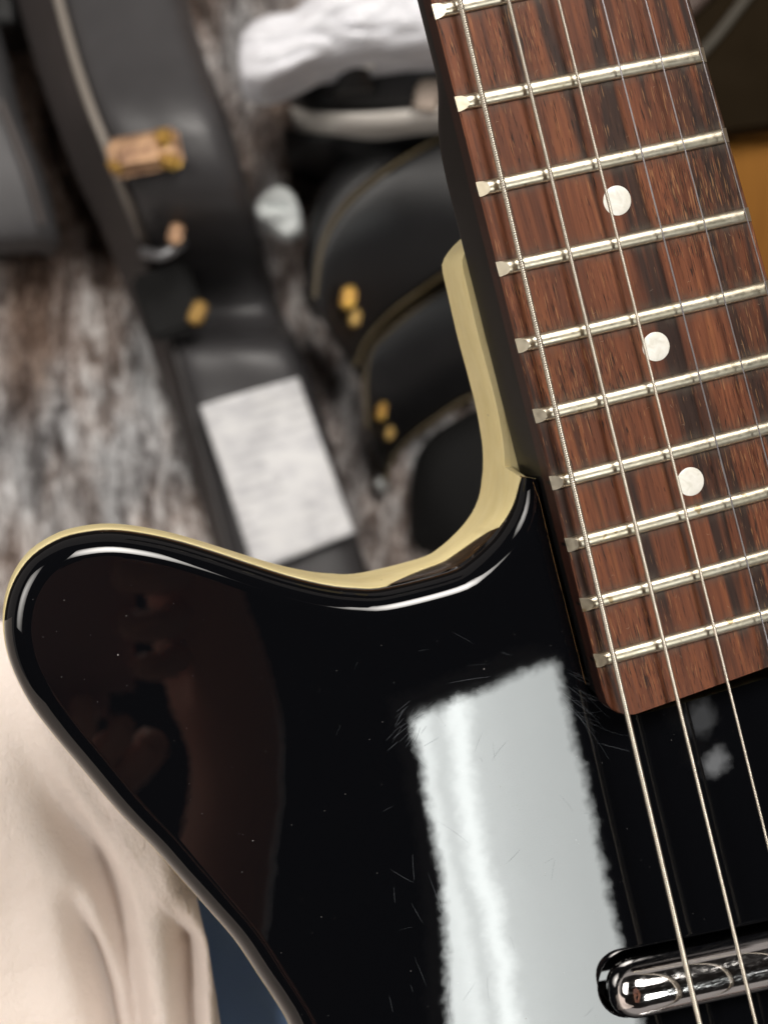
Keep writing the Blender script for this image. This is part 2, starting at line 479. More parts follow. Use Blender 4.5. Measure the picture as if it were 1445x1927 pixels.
def strip(sel, drop, outw):
    b0 = len(VF)
    for i, y in enumerate(ys):
        a, b = edges(y); x = a if sel == 0 else b
        VF.append((x, y, zb(x, y)-.0004)); VF.append((x, y, .0033)); gr.extend([0, 0])
    for i in range(len(ys)-1):
        t0 = i*nc+(0 if sel == 0 else nc-1); t1 = (i+1)*nc+(0 if sel == 0 else nc-1)
        q0 = b0+2*i; q1 = b0+2*i+2
        FF.append((t0, t1, q1, q0)); FF.append((q0, q1, q1+1, q0+1))
strip(0, 0, 0); strip(1, 0, 0)
b0 = len(VF)
for j in range(nc):
    v = VF[j]; VF.append((v[0], v[1]-.0001, v[2]-.0003)); gr.append(0)
for j in range(nc):
    v = VF[j]; VF.append((v[0], v[1]-.0001, .0033)); gr.append(0)
for j in range(nc-1):
    FF.append((j+1, j, b0+j, b0+j+1)); FF.append((b0+j+1, b0+j, b0+nc+j, b0+nc+j+1))
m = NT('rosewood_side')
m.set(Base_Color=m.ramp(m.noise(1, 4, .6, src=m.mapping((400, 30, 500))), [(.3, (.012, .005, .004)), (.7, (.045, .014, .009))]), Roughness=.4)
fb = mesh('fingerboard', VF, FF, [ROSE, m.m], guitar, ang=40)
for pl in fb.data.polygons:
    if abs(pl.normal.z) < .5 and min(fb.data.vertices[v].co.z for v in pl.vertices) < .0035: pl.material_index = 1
at_ = fb.data.attributes.new('grime', 'FLOAT', 'POINT'); at_.data.foreach_set('value', gr)
bm = bmesh.new(); bm.from_mesh(fb.data); bmesh.ops.recalc_face_normals(bm, faces=bm.faces)
if sum(f_.normal.z*f_.calc_area() for f_ in bm.faces) < 0: bmesh.ops.reverse_faces(bm, faces=bm.faces)
bm.to_mesh(fb.data); bm.free(); fb.data.set_sharp_from_angle(angle=math.radians(40))
# neck
VN = []
yh0, yh1 = P(846, 370, -2).y, P(815, 70, -2).y
nys = np.r_[np.linspace(YE+.0008, yh0, 24), np.linspace(yh0, YT, 60)[1:]]
NSEC = 40
for y in nys:
    t = min(1, max(0, (y-yh0)/(yh1-yh0))); t = t*t*(3-2*t)
    a, b = edges(max(y, YE+.001)); a += .00035; b -= .00035
    mexp = 34*(1-t)**3+2.9; dep = .0159*(1-t)+.0162*t; str_ = .0
    for j in range(NSEC+1):
        th = math.pi*j/NSEC; c_, s_ = math.cos(th), math.sin(th)
        x = (a+b)/2-(b-a)/2*math.copysign(abs(c_)**(2/mexp), c_)
        VN.append((x, y, .0034-dep*abs(s_)**(2/mexp)))
FN = rows_faces(len(nys), NSEC+1)
FN.append(tuple(range(NSEC+1)))
for i in range(len(nys)-1): FN.append((i*(NSEC+1), (i+1)*(NSEC+1), (i+1)*(NSEC+1)+NSEC, i*(NSEC+1)+NSEC))
nk = mesh('neck', VN, FN, NECKP, guitar, ang=45)
bm = bmesh.new(); bm.from_mesh(nk.data); bmesh.ops.recalc_face_normals(bm, faces=bm.faces); bm.to_mesh(nk.data); bm.free()
nk.data.set_sharp_from_angle(angle=math.radians(45))
# frets
for (fy, fx, k) in allf:
    a = xl(fy)-.0001; b = xr(fy+k*(xr(fy)-fx))+.0001
    xs = [0, .0002]+list(np.linspace(.0006, b-a-.0006, 18))+[b-a-.0002, b-a]
    hw, hh = .00143, .00114
    prof = [(-hw, -.0003), (-hw, .00018)]
    for q in range(1, 12):
        th = math.pi*q/12; prof.append((-hw*math.cos(th)*.96, .00022+(hh-.00022)*math.sin(th)**.85))
    prof += [(hw, .00018), (hw, -.0003)]
    V2 = []; F2 = []
    secs = np.linspace(0, 1, 20)
    for u in secs:
        for (py_, pz_) in prof:
            shift = max(0, pz_)*1.8
            L = b-a; x = a+shift+(L-2*shift)*u
            V2.append((x, fy+k*(x-fx)+py_, zb(min(max(x, a), b), fy)+pz_-.00005))
    F2 = rows_faces(20, len(prof))
    F2.append(tuple(range(len(prof)))); F2.append(tuple(19*len(prof)+i for i in range(len(prof)))[::-1])
    # tang, seen as a small dark slot at the edge
    b0 = len(V2)
    for x in (a+.00002, b-.00002):
        for (dy, dz) in ((-.0003, -.0004), (.0003, -.0004), (.0003, -.0030), (-.0003, -.0030)):
            V2.append((x, fy+k*(x-fx)+dy, zb(x, fy)+dz))
    F2 += [(b0, b0+1, b0+2, b0+3), (b0+4, b0+7, b0+6, b0+5)]+[(b0+i, b0+4+i, b0+4+(i+1) % 4, b0+(i+1) % 4) for i in range(4)]
    fo = mesh('fret', V2, F2, [NICKEL, CAV], guitar, ang=32)
    for pl in fo.data.polygons:
        if min(pl.vertices) >= b0: pl.material_index = 1
# markers
def disc(name, c, r, mat):
    V2 = [(c.x, c.y, zb(c.x, c.y)+.00010)]; F2 = []
    n = 48
    for rr_, dz in ((r*.5, .00010), (r*.96, .00009), (r, .00003), (r, -.0004)):
        for q in range(n):
            th = 2*math.pi*q/n; x, y = c.x+rr_*math.cos(th), c.y+rr_*math.sin(th); V2.append((x, y, zb(x, y)+dz))
    for q in range(n): F2.append((0, 1+q, 1+(q+1) % n))
    F2 += rows_faces(4, n, True, 1)
    return mesh(name, V2, F2, mat, guitar, ang=50)
for px, py in ((1160, 377), (1233, 652), (1298, 906)):
    disc('fret_marker', P(px, py, ZB), .00287, DOT)
# strings
lines = [((865, 0), (1316, 1927), .00060, 1, .00043), ((957, 0), (1422, 1927), .00045, 1, .00036), ((1051, 0), (1445, 1591), .00034, 1, .00032),
         ((1134, 0), (1445, 1212), .00018, 0, 0), ((1215, 0), (1399, 700), .00015, 0, 0), ((1291, 0), (1445, 552), .00013, 0, 0)]
y21 = frets[-1][0]; YB = y21-.176
def zs(y): return (11.55+(frets[0][0]-y)*6.2)*MM
def sline(a, b):
    z = 11.6
    A_ = P(*a, 11.6); A_ = P(*a, zs(A_.y)*1000); B_ = P(*b, 12.2); B_ = P(*b, zs(B_.y)*1000)
    k = (B_.x-A_.x)/(B_.y-A_.y); return lambda y: A_.x+k*(y-A_.y)
sfun = []
for a, b, r, wnd, pitch in lines:
    fx_ = sline(a, b); sfun.append(fx_)
    y0, y1 = YB, YT
    nseg = 14 if wnd else 8
    if wnd: n = int((y1-y0)/pitch*8)
    else: n = 60
    V2 = np.zeros(((n+1)*nseg, 3))
    yv = np.linspace(y0, y1, n+1)
    for j in range(nseg):
        th = 2*math.pi*j/nseg
        if wnd: rv = r*(1-.24*(1-np.abs(np.sin(np.pi*yv/pitch+th/2))))
        else: rv = np.full(n+1, r)
        V2[j::nseg, 0] = [fx_(y) for y in yv]; V2[j::nseg, 0] += rv*math.cos(th)
        V2[j::nseg, 1] = yv
        V2[j::nseg, 2] = [zs(y) for y in yv]; V2[j::nseg, 2] += rv*math.sin(th)
    F2 = rows_faces(n+1, nseg, True, flip=True)
    mesh('string', V2, F2, WOUND if wnd else PLAIN, guitar, ang=None)
# pickups: lipstick tubes
def tube(c0, L, r, zc):
    V2, F2 = [], []
    rows = []
    for k in range(0, 15):
        th = math.pi/2*k/14; rows.append((-(r*.99)*math.cos(th), r*(math.sin(th)**.75) if k else .00001))
    st_ = [(x, rr_) for x, rr_ in rows]
    full_ = st_+[(L*q/12, r) for q in range(1, 12)]+[(L-x, rr_) for x, rr_ in st_[::-1]]
    for x, rr_ in full_:
        c = c0+pdir*x
        for q in range(48):
            th = 2*math.pi*q/48; d = pper*(rr_*math.cos(th)); V2.append((c.x+d.x, c.y+d.y, zc+rr_*math.sin(th)))
    F2 = rows_faces(len(full_), 48, True)
    o_ = mesh('pickup', V2, F2, CHROME, guitar, ang=None)
    return o_
tp = tube(A1+pper*.0001, SL, .00605, .0028)
tp['label'] = 'chrome tube pickup with rounded end, nearest the neck'
tp2 = tube(A1b, SL, .00600, .0014); tp2['label'] = 'second chrome tube pickup by the bridge'
# bridge far below the frame
V2, F2 = [], []
def box(V2, F2, c, h, rot=0):
    b0 = len(V2)
    for sx in (-1, 1):
        for sy in (-1, 1):
            for sz in (-1, 1):
                x, y = sx*h[0], sy*h[1]
                V2.append((c[0]+x*math.cos(rot)-y*math.sin(rot), c[1]+x*math.sin(rot)+y*math.cos(rot), c[2]+sz*h[2]))
    F2 += [(b0+a, b0+b, b0+c_, b0+d) for a, b, c_, d in ((0, 1, 3, 2), (4, 6, 7, 5), (0, 4, 5, 1), (2, 3, 7, 6), (0, 2, 6, 4), (1, 5, 7, 3))]
xc = (sfun[0](YB)+sfun[-1](YB))/2
box(V2, F2, (xc, YB-.012, .0055), (.045, .024, .001))
br = mesh('bridge', V2, F2, CHROME, guitar, smooth=False)
V2, F2 = [], []
box(V2, F2, (xc, YB, .0095), (.036, .003, .0029)); 
mesh('saddle', V2, F2, simple('saddle_wood', (.12, .05, .03), .5), br, smooth=False)
V2, F2 = [], []
for q in (-1, 1):
    box(V2, F2, (xc+q*.038, YB-.03, .0022), (.003, .003, .0026))
mesh('bridge_post', V2[:8], F2[:6], NICKEL, br, smooth=False); mesh('bridge_post', V2[8:], [tuple(i-8 for i in f_) for f_ in F2[6:]], NICKEL, br, smooth=False)

# scratches and dust on the paint
def ribbon(V2, F2, pts, wd, z):
    b0 = len(V2)
    for i, p in enumerate(pts):
        q = pts[min(i+1, len(pts)-1)]; o_ = pts[max(i-1, 0)]
        d = Vector((q[0]-o_[0], q[1]-o_[1], 0)).normalized(); n_ = Vector((-d.y, d.x, 0))*wd*(.25+.75*math.sin(math.pi*(i+.3)/(len(pts)+.1)))
        V2 += [(p[0]+n_.x, p[1]+n_.y, z), (p[0]-n_.x, p[1]-n_.y, z)]
    F2 += [(b0+2*i, b0+2*i+1, b0+2*i+3, b0+2*i+2) for i in range(len(pts)-1)]
V2, F2 = [], []
zi = 0
def arcs(px, py, L, ang, curv, wd):
    global zi
    c = P(px, py, 0); pts = []
    n = 9; a = ang; x, y = c.x, c.y
    for i in range(n):
        pts.append((x, y)); x += math.cos(a)*L/n; y += math.sin(a)*L/n; a += curv/n
    zi += 1; ribbon(V2, F2, pts, wd, .000012+.0000004*zi)
for k in range(26):   # fan of fine arcs by the corner of the pocket
    arcs(1062+rng.uniform(-12, 30), 1290+rng.uniform(-30, 60), rng.uniform(.006, .016), math.radians(rng.uniform(-75, -30)), rng.uniform(-.5, .8), rng.uniform(.000006, .000014))
for k in range(26):
    arcs(rng.uniform(620, 1130), rng.uniform(1180, 1930), rng.uniform(.001, .006), rng.uniform(0, 6.28), rng.uniform(-.4, .4), rng.uniform(.000006, .000014))
for k in range(22):   # scuffs left of the bright reflection
    arcs(rng.uniform(725, 800), rng.uniform(1340, 1420), rng.uniform(.002, .006), math.radians(rng.uniform(10, 50)), rng.uniform(-.2, .2), rng.uniform(.000010, .000022))
for k in range(12):
    arcs(rng.uniform(730, 850), rng.uniform(1500, 1930), rng.uniform(.003, .012), math.radians(rng.uniform(-120, -50)), rng.uniform(-.2, .2), rng.uniform(.00001, .00002))
arcs(1122, 1398, .0085, math.radians(-33), 0, .000018)
arcs(843, 1286, .010, math.radians(-8), -.1, .00002)
tag(mesh('scratches', V2, F2, SCR, guitar, smooth=False), kind='stuff')
V2, F2 = [], []
slotc = A1
for k in range(130):
    px, py = rng.uniform(60, 1440), rng.uniform(1000, 1925)
    q = P(px, py, 0)
    if px > 1130 and 1700 < py: continue
    # stay on the face
    dmin = np.min(np.hypot(arc[:, 0]-q.x, arc[:, 1]-q.y))
    inside = px > 60 and dmin > .009 and (q.x < P(1000, 950, 0).x or q.y < YE-.004)
    i0 = np.argmin(np.hypot(arc[:, 0]-q.x, arc[:, 1]-q.y))
    if not inside or ((q.x-arc[i0][0])*inn[i0][0]+(q.y-arc[i0][1])*inn[i0][1]) < 0: continue
    if q.x > seam_s[:, 0].min()-.001 and q.y > YE-.002: continue
    r = rng.uniform(.00003, .00008)*(1 if rng.rand() < .93 else 3)
    b0 = len(V2)
    for j in range(5):
        th = 2*math.pi*j/5+rng.rand(); V2.append((q.x+r*math.cos(th)*rng.uniform(.6, 1.4), q.y+r*math.sin(th), .00002))
    V2.append((q.x, q.y, .00002+r*.6)); F2 += [(b0+j, b0+(j+1) % 5, b0+5) for j in range(5)]
tag(mesh('dust_specks', V2, F2, DUSTM, guitar, smooth=False), kind='stuff')
# lint on the fingerboard: short pale fibres
V2, F2 = [], []
for k in range(70):
    f_ = allf[rng.randint(4, len(allf))]; x = rng.uniform(xl(f_[0])+.002, xr(f_[0])-.002); y = f_[0]+f_[2]*(x-f_[1])+rng.choice([-1, 1])*rng.uniform(.0015, .005)
    if y < YE+.002: continue
    a = rng.uniform(0, 6.28); pts = []; xx, yy_ = x, y; c_ = rng.uniform(-3, 3)
    for i in range(7):
        pts.append((xx, yy_)); xx += math.cos(a)*.00014; yy_ += math.sin(a)*.00014; a += c_/6
    ribbon(V2, F2, pts, .000018, zb(x, y)+.00008)
tag(mesh('lint', V2, F2, simple('lint', (.35, .27, .2), .9), guitar, smooth=False), kind='stuff')
# ---- LIGHTS (lamps of the room and an added fill panel, overhead behind the camera)
def reflect_pt(px, py, zc):
    a = PW(px, py, 0); d = ray(px, py).normalized(); r = d-2*d.dot(NV)*NV
    return a+r*((zc-a.z)/r.z)
ZC = HC+1.15
LP = [reflect_pt(x, y, ZC) for x, y in ((772, 1352), (1045, 1248), (1240, 2100), (850, 2100), (838, 1800), (830, 1640))]
if globals().get('DEBUG'): print('panel', [tuple(round(c, 3) for c in p) for p in LP])
m = NT('lit_diffuser')
u_ax = (LP[1]-LP[0]).normalized(); 
sp_ = m.n('ShaderNodeVectorMath', operation='DOT_PRODUCT'); m.l(m.co, sp_.inputs[0]); sp_.inputs[1].default_value = u_ax
u0 = 0.0; ul = (LP[1]-LP[0]).length
mr = m.n('ShaderNodeMapRange'); m.l(sp_.outputs['Value'], mr.inputs[0]); mr.inputs[1].default_value = 0; mr.inputs[2].default_value = ul
wv = m.math('ADD', mr.outputs[0], m.math('MULTIPLY', m.math('ADD', m.math('MULTIPLY', m.math('SUBTRACT', m.noise(26, 3), .5), .35), m.math('SUBTRACT', m.noise(3, 2), .5)), .22))
st = m.ramp(wv, [(0, 1.0), (.08, 1.15), (.17, .80), (.29, 1.35), (.40, .80), (.62, .70), (1, .62)])
em = m.n('ShaderNodeEmission'); m.l(m.mix(1.0, (.96, 1.0, .975), st, 'MULTIPLY'), em.inputs[0]); em.inputs[1].default_value = KEY_STRENGTH
m.l(em.outputs[0], m.t.nodes['Material Output'].inputs[0])
org = LP[0]
lamp1 = empty('ceiling_light', 'bright white ceiling light mirrored in the black paint', 'light', tuple(org))
pts = [p-org for p in LP]
mesh('diffuser', pts, [tuple(range(len(pts)))], m.m, lamp1, smooth=False)
cpt = sum(pts, Vector())/len(pts)
hs = []; 
for p in pts: hs.append(p+(p-cpt)*.03)
n_ = len(pts)
hv = [p+Vector((0, 0, .002)) for p in hs]+[p+Vector((0, 0, .06)) for p in hs]
mesh('housing', hv, [tuple(range(n_)), tuple(range(n_, 2*n_))[::-1]]+[(i, (i+1) % n_, n_+(i+1) % n_, n_+i) for i in range(n_)], simple('white_metal', (.5, .5, .5), .5), lamp1, smooth=False)
# second ceiling light, beyond the top of the picture, and the added left fill
def ceil_light(name, c, hx_, hy_, strength, label, col=(1, .95, .89)):
    e = empty(name, label, 'light', c)
    em_ = bpy.data.materials.new('lit_panel'); em_.use_nodes = True; nt = em_.node_tree; nt.nodes.clear()
    eo = nt.nodes.new('ShaderNodeEmission'); ou = nt.nodes.new('ShaderNodeOutputMaterial'); nt.links.new(eo.outputs[0], ou.inputs[0])
    eo.inputs[0].default_value = (*col, 1)
    tc = nt.nodes.new('ShaderNodeTexCoord'); mp_ = nt.nodes.new('ShaderNodeMapping'); mp_.inputs['Scale'].default_value = (1/hx_, 1/hy_, 1)
    gt = nt.nodes.new('ShaderNodeTexGradient'); gt.gradient_type = 'SPHERICAL'; ml = nt.nodes.new('ShaderNodeMath'); ml.operation = 'MULTIPLY'; ml.inputs[1].default_value = strength*1.3
    mp_.inputs['Scale'].default_value = (.72/hx_, .72/hy_, 1)
    nt.links.new(tc.outputs['Object'], mp_.inputs[0]); nt.links.new(mp_.outputs[0], gt.inputs[0]); nt.links.new(gt.outputs['Fac'], ml.inputs[0]); nt.links.new(ml.outputs[0], eo.inputs[1])
    mesh('diffuser', [(-hx_, -hy_, 0), (hx_, -hy_, 0), (hx_, hy_, 0), (-hx_, hy_, 0)], [(0, 1, 2, 3)], em_, e, smooth=False)
    v, f_ = [], []; box(v, f_, (0, 0, .032), (hx_+.02, hy_+.02, .03)); mesh('housing', v, f_, simple('white_metal', (.5, .5, .5), .5), e, smooth=False)
ceil_light('ceiling_light', (.46, .95, HC+1.15), .48, .44, TOP_STRENGTH, 'long warm ceiling light beyond the neck end of the guitar')
ceil_light('ceiling_light', (-1.5, .35, HC+1.15), .6, .8, TOP_STRENGTH*.34, 'added unseen fill panel overhead on the left, brightening shirt and jeans')  # fill panel added to lift shirt, denim and left round-over; no lamp seen there

def spot(px, py, r, strength, label):
    c = reflect_pt(px, py, ZC+.05); e = empty('downlight', label, 'light', tuple(c))
    em_ = bpy.data.materials.new('lit_bulb'); em_.use_nodes = True; nt = em_.node_tree; nt.nodes.clear()
    eo = nt.nodes.new('ShaderNodeEmission'); ou = nt.nodes.new('ShaderNodeOutputMaterial'); nt.links.new(eo.outputs[0], ou.inputs[0]); eo.inputs[1].default_value = strength
    rg = [(r*math.cos(k*math.pi/12), r*math.sin(k*math.pi/12), 0) for k in range(24)]
    mesh('bulb', rg, [tuple(range(24))], em_, e, smooth=False)
    hv_ = [(x*1.15, y*1.15, .001) for x, y, z in rg]+[(x*1.15, y*1.15, .05) for x, y, z in rg]
    mesh('housing', hv_, [tuple(range(24)), tuple(range(24, 48))[::-1]]+[(k, (k+1) % 24, 24+(k+1) % 24, 24+k) for k in range(24)], simple('white_metal', (.5, .5, .5), .5), e, smooth=False)
spot(1347, 1432, .020, 3.6, 'small round downlight mirrored dimly between the strings below the fingerboard')
spot(1316, 1352, .026, 1.1, 'fainter round downlight mirrored just under the end of the fingerboard')
# ------------------------------------------------------------------ BACKGROUND
# floor boards
FZ = .12
ce_ = mesh('ceiling', [(-4, -4, HC+1.3), (4, -4, HC+1.3), (4, 4, HC+1.3), (-4, 4, HC+1.3)], [(0, 1, 2, 3)], simple('dark_ceiling', (.012, .010, .010), .9), smooth=False)
tag(ce_, kind='structure')
fl = mesh('floor', [(-2, -2, FZ-.012), (2, -2, FZ-.012), (2, 2, FZ-.012), (-2, 2, FZ-.012)], [(0, 1, 2, 3)], simple('subfloor', (.03, .02, .012), .8), smooth=False)
tag(fl, kind='structure')
m = NT('honey_wood')
g = m.noise(1, 4, .6, src=m.mapping((30, 3, 3)), dist=.4)
m.set(Base_Color=m.ramp(g, [(.3, (.16, .06, .010)), (.55, (.27, .115, .020)), (.8, (.36, .165, .035))]), Roughness=.8)
m.b.inputs['Specular IOR Level'].default_value = .15
HONEY = m.m
random.seed(3)
v, f_ = [], []; box(v, f_, (0, 0, 0), (.8, .058, .006))
pm = bpy.data.meshes.new('floor_board'); pm.from_pydata(v, [], f_); pm.materials.append(HONEY)
for i in range(12):
    b = bpy.data.objects.new('floor_board', pm); C.objects.link(b); b.parent = fl
    b.location = (.55, -.5+.119*i, FZ-.0035); b.rotation_euler = (0, 0, 0)

# rug
m = NT('crushed_rug')
RT = (0, 0, math.radians(-18))
st_ = m.noise(1, 4, .62, src=m.mapping((75, 17, 60), rot=RT), dist=.6)
fn = m.noise(1, 3, .65, src=m.mapping((330, 120, 200), rot=RT), dist=.5)
st_ = m.math('ADD', m.math('MULTIPLY', st_, .62), m.math('MULTIPLY', fn, .38))
bl = m.noise(1, 3, .6, src=m.mapping((11, 4, 8), rot=RT))
c1 = m.ramp(st_, [(.34, (.05, .034, .026)), (.45, (.26, .195, .165)), (.52, (.56, .48, .445)), (.59, (.97, .92, .89))])
c2 = m.ramp(st_, [(.34, (.05, .045, .045)), (.46, (.30, .30, .31)), (.60, (.82, .84, .86))])
c3 = m.ramp(st_, [(.34, (.025, .014, .009)), (.48, (.13, .070, .042)), (.62, (.36, .22, .14))])
sx = m.n('ShaderNodeSeparateXYZ'); m.l(m.mapping(rot=RT), sx.inputs[0])
yy2 = m.n('ShaderNodeMapRange'); m.l(sx.outputs[1], yy2.inputs[0]); yy2.inputs[1].default_value = .02; yy2.inputs[2].default_value = .30; yy2.inputs[3].default_value = 0; yy2.inputs[4].default_value = .30
rb = m.math('ADD', m.noise(1, 2, .5, src=m.mapping((12, 4, 3), loc=(4, 1, 0), rot=RT)), yy2.outputs[0])
m.set(Base_Color=m.mix(m.ramp(rb, [(.66, 0.0), (.80, .8)]), m.mix(m.ramp(bl, [(.47, 0.0), (.58, .8)]), c1, c2), c3),
      Roughness=.30, Normal=m.bump(st_, .03, .8))
RUG = m.m
nx_, ny_ = 260, 300
X0, X1, Y0, Y1 = -.50, .16, -.45, .62
V2 = []
cs_, sn_ = math.cos(math.radians(18)), math.sin(math.radians(18))
for j in range(ny_):
    for i in range(nx_):
        x = X0+(X1-X0)*i/(nx_-1); y = Y0+(Y1-Y0)*j/(ny_-1)
        u, v_ = x*cs_+y*sn_, -x*sn_+y*cs_
        h = .010*noise.turbulence(Vector((u*55, v_*22, 1)), 4, False)+.006*noise.noise(Vector((u*160, v_*70, 4)))
        V2.append((x, y, FZ+.018+h))
rug = tag(mesh('rug', V2, rows_faces(ny_, nx_), RUG, ang=None), 'crushed silvery brown shag rug under the black cases', 'rug')

# ribbons: a long box whose top edges are given left and right, dropping to a base
def ribbon_case(rows, base, bulge=.006, crn=.012, nt=22, mat=None, parent=None, name='shell', seg=10, wall=True, under=0.0):
    """rows: (pxL,pyL,pxR,pyR,zL,zR)"""
    pts = []
    for r in rows:
        a = W(r[0], r[1], r[4]); b = W(r[2], r[3], r[5]); pts.append((*a, *b))
    pts = catmull(pts, seg)
    V2 = []; nr = len(pts); nc_ = 0
    for p in pts:
        a = Vector(p[:3]); b = Vector(p[3:]); L = (b-a).length; e = min(.45, crn/max(L, 1e-4))
        row = []
        ai = a.lerp(b, under); bi = b.lerp(a, under)
        if wall: row.append((ai.x, ai.y, base))
        for k in range(nt+1):
            t = k/nt; q = a.lerp(b, t); d = 0
            for s_ in (t, 1-t):
                if s_ < e: d += crn*(1-math.sqrt(max(0, 1-((e-s_)/e)**2)))
            row.append((q.x, q.y, q.z-d+bulge*4*t*(1-t)))
        if wall: row.append((bi.x, bi.y, base))
        nc_ = len(row); V2 += row
    F2 = rows_faces(nr, nc_)
    if wall: F2 += [tuple(range(nc_)), tuple((nr-1)*nc_+i for i in range(nc_))[::-1]]
    o_ = mesh(name, V2, F2, mat, parent, ang=50)
    bm_ = bmesh.new(); bm_.from_mesh(o_.data); bmesh.ops.recalc_face_normals(bm_, faces=bm_.faces); bm_.to_mesh(o_.data); bm_.free()
    return o_
def leather(name, col, rough):
    m = NT(name); n_ = m.noise(500, 2)
    m.set(Base_Color=m.mix(m.ramp(m.noise(14, 4, .6), [(.4, 0.0), (.7, .5)]), col, tuple(c*1.6+.004 for c in col)), Roughness=rough, Normal=m.bump(n_, .0006, .5)); return m.m
VINYL = leather('black_case_vinyl', (.046, .044, .046), .40)
VINYLD = leather('dark_case_vinyl', (.009, .0088, .0095), .40)
VINYLG = leather('grey_case_vinyl', (.085, .083, .086), .6)
OLIVE = leather('olive_case_vinyl', (.013, .008, .003), .95); OLIVE.node_tree.nodes['Principled BSDF'].inputs['Specular IOR Level'].default_value = .12
PIPE = simple('worn_piping', (.26, .23, .20), .6)
GOLDP = simple('gold_piping', (.09, .065, .028), .5)
m = NT('aged_brass'); m.set(Base_Color=m.ramp(m.noise(90, 3), [(.35, (.25, .13, .05)), (.6, (.55, .34, .07)), (.75, (.85, .62, .16))]), Metallic=.9, Roughness=.30); BRASS = m.m
m = NT('copper_brass'); m.set(Base_Color=m.ramp(m.noise(120, 3), [(.35, (.22, .125, .08)), (.65, (.50, .31, .18))]), Metallic=.75, Roughness=.38); COPPER = m.m
SILV = simple('brushed_aluminium', (.80, .75, .69), .35, .25)

def path_tube(pts, r, mat, name, parent=None, n=8):
    pts = [Vector(tuple(p)) for p in catmull([tuple(p) for p in pts], 8)]
    V2 = []
    for i, p in enumerate(pts):
        d = (pts[min(i+1, len(pts)-1)]-pts[max(i-1, 0)]).normalized(); s_ = d.cross(Vector((0, 0, 1))).normalized(); t_ = s_.cross(d)
        for k in range(n):
            a = 2*math.pi*k/n; V2.append(p+s_*r*math.cos(a)+t_*r*math.sin(a))
    F2 = rows_faces(len(pts), n, True)+[tuple(range(n)), tuple((len(pts)-1)*n+i for i in range(n))[::-1]]
    return mesh(name, V2, F2, mat, parent, ang=60)
def rbox(name, px, py, z, lx, ly, lz, rot, mat, parent, bev=.3):
    """bevelled block centred at this place"""
    c = W(px, py, z); bm_ = bmesh.new(); bmesh.ops.create_cube(bm_, size=1)
    bmesh.ops.scale(bm_, vec=(lx, ly, lz), verts=bm_.verts)
    bmesh.ops.bevel(bm_, geom=bm_.edges[:], offset=min(lx, ly, lz)*bev, segments=3, affect='EDGES')
    bmesh.ops.rotate(bm_, cent=(0, 0, 0), matrix=Matrix.Rotation(math.radians(rot), 3, 'Z'), verts=bm_.verts)
    me = bpy.data.meshes.new(name); bm_.to_mesh(me); bm_.free(); me.materials.append(mat)
    me.polygons.foreach_set('use_smooth', [True]*len(me.polygons)); me.set_sharp_from_angle(angle=math.radians(50))
    o_ = bpy.data.objects.new(name, me); C.objects.link(o_); o_.location = c
    if parent: o_.parent = parent
    return o_

# Case A: long black case standing on its edge, latch up
ca = empty('guitar_case', 'long black guitar case with worn copper latch and white paper on it', 'guitar case', (0, 0, 0))
rowsA = [(40, -260, 300, -260, .27, .28), (72, -140, 322, -140, .285, .295), (108, 0, 352, 0, .30, .31), (138, 110, 386, 110, .315, .325), (168, 200, 420, 200, .33, .335), (196, 270, 442, 270, .332, .335),
         (226, 350, 462, 350, .322, .325), (250, 410, 478, 410, .290, .295), (272, 465, 490, 455, .235, .24), (285, 510, 503, 505, .175, .18), (300, 570, 522, 565, .150, .155),
         (312, 620, 542, 612, .155, .16), (320, 655, 562, 650, .20, .20), (348, 760, 598, 755, .20, .20), (378, 870, 630, 865, .20, .20), (412, 1000, 668, 995, .20, .20), (450, 1140, 706, 1135, .20, .20), (490, 1300, 745, 1290, .20, .20)]
ribbon_case(rowsA, .03, .010, .014, mat=VINYL, parent=ca, name='shell', under=.24)
rowsL = [(-35, -260, 42, -262, .22, .268), (-5, -140, 74, -142, .235, .283), (30, 0, 110, -2, .25, .298), (62, 110, 140, 108, .262, .312), (92, 200, 168, 198, .27, .327), (118, 270, 196, 268, .27, .328), (150, 350, 226, 348, .262, .318),
         (182, 415, 250, 408, .235, .292), (205, 470, 272, 463, .205, .257), (232, 540, 292, 536, .18, .21), (258, 600, 306, 598, .17, .20), (285, 665, 320, 662, .165, .195), (325, 780, 352, 775, .165, .195), (355, 880, 381, 876, .165, .195), (392, 1000, 415, 998, .165, .195), (440, 1160, 458, 1155, .165, .195)]
ribbon_case(rowsL, .03, .003, .006, mat=leather('case_side_vinyl', (.030, .024, .023), .55), parent=ca, name='lower_shell')
path_tube([W(r[0]+3, r[1], r[4]+.001) for r in rowsA[:9]], .0030, PIPE, 'piping', ca)
path_tube([W(r[0]+8, r[1], r[4]+.001) for r in rowsA[11:]], .0022, simple('dark_piping', (.055, .05, .05), .6), 'piping', ca)
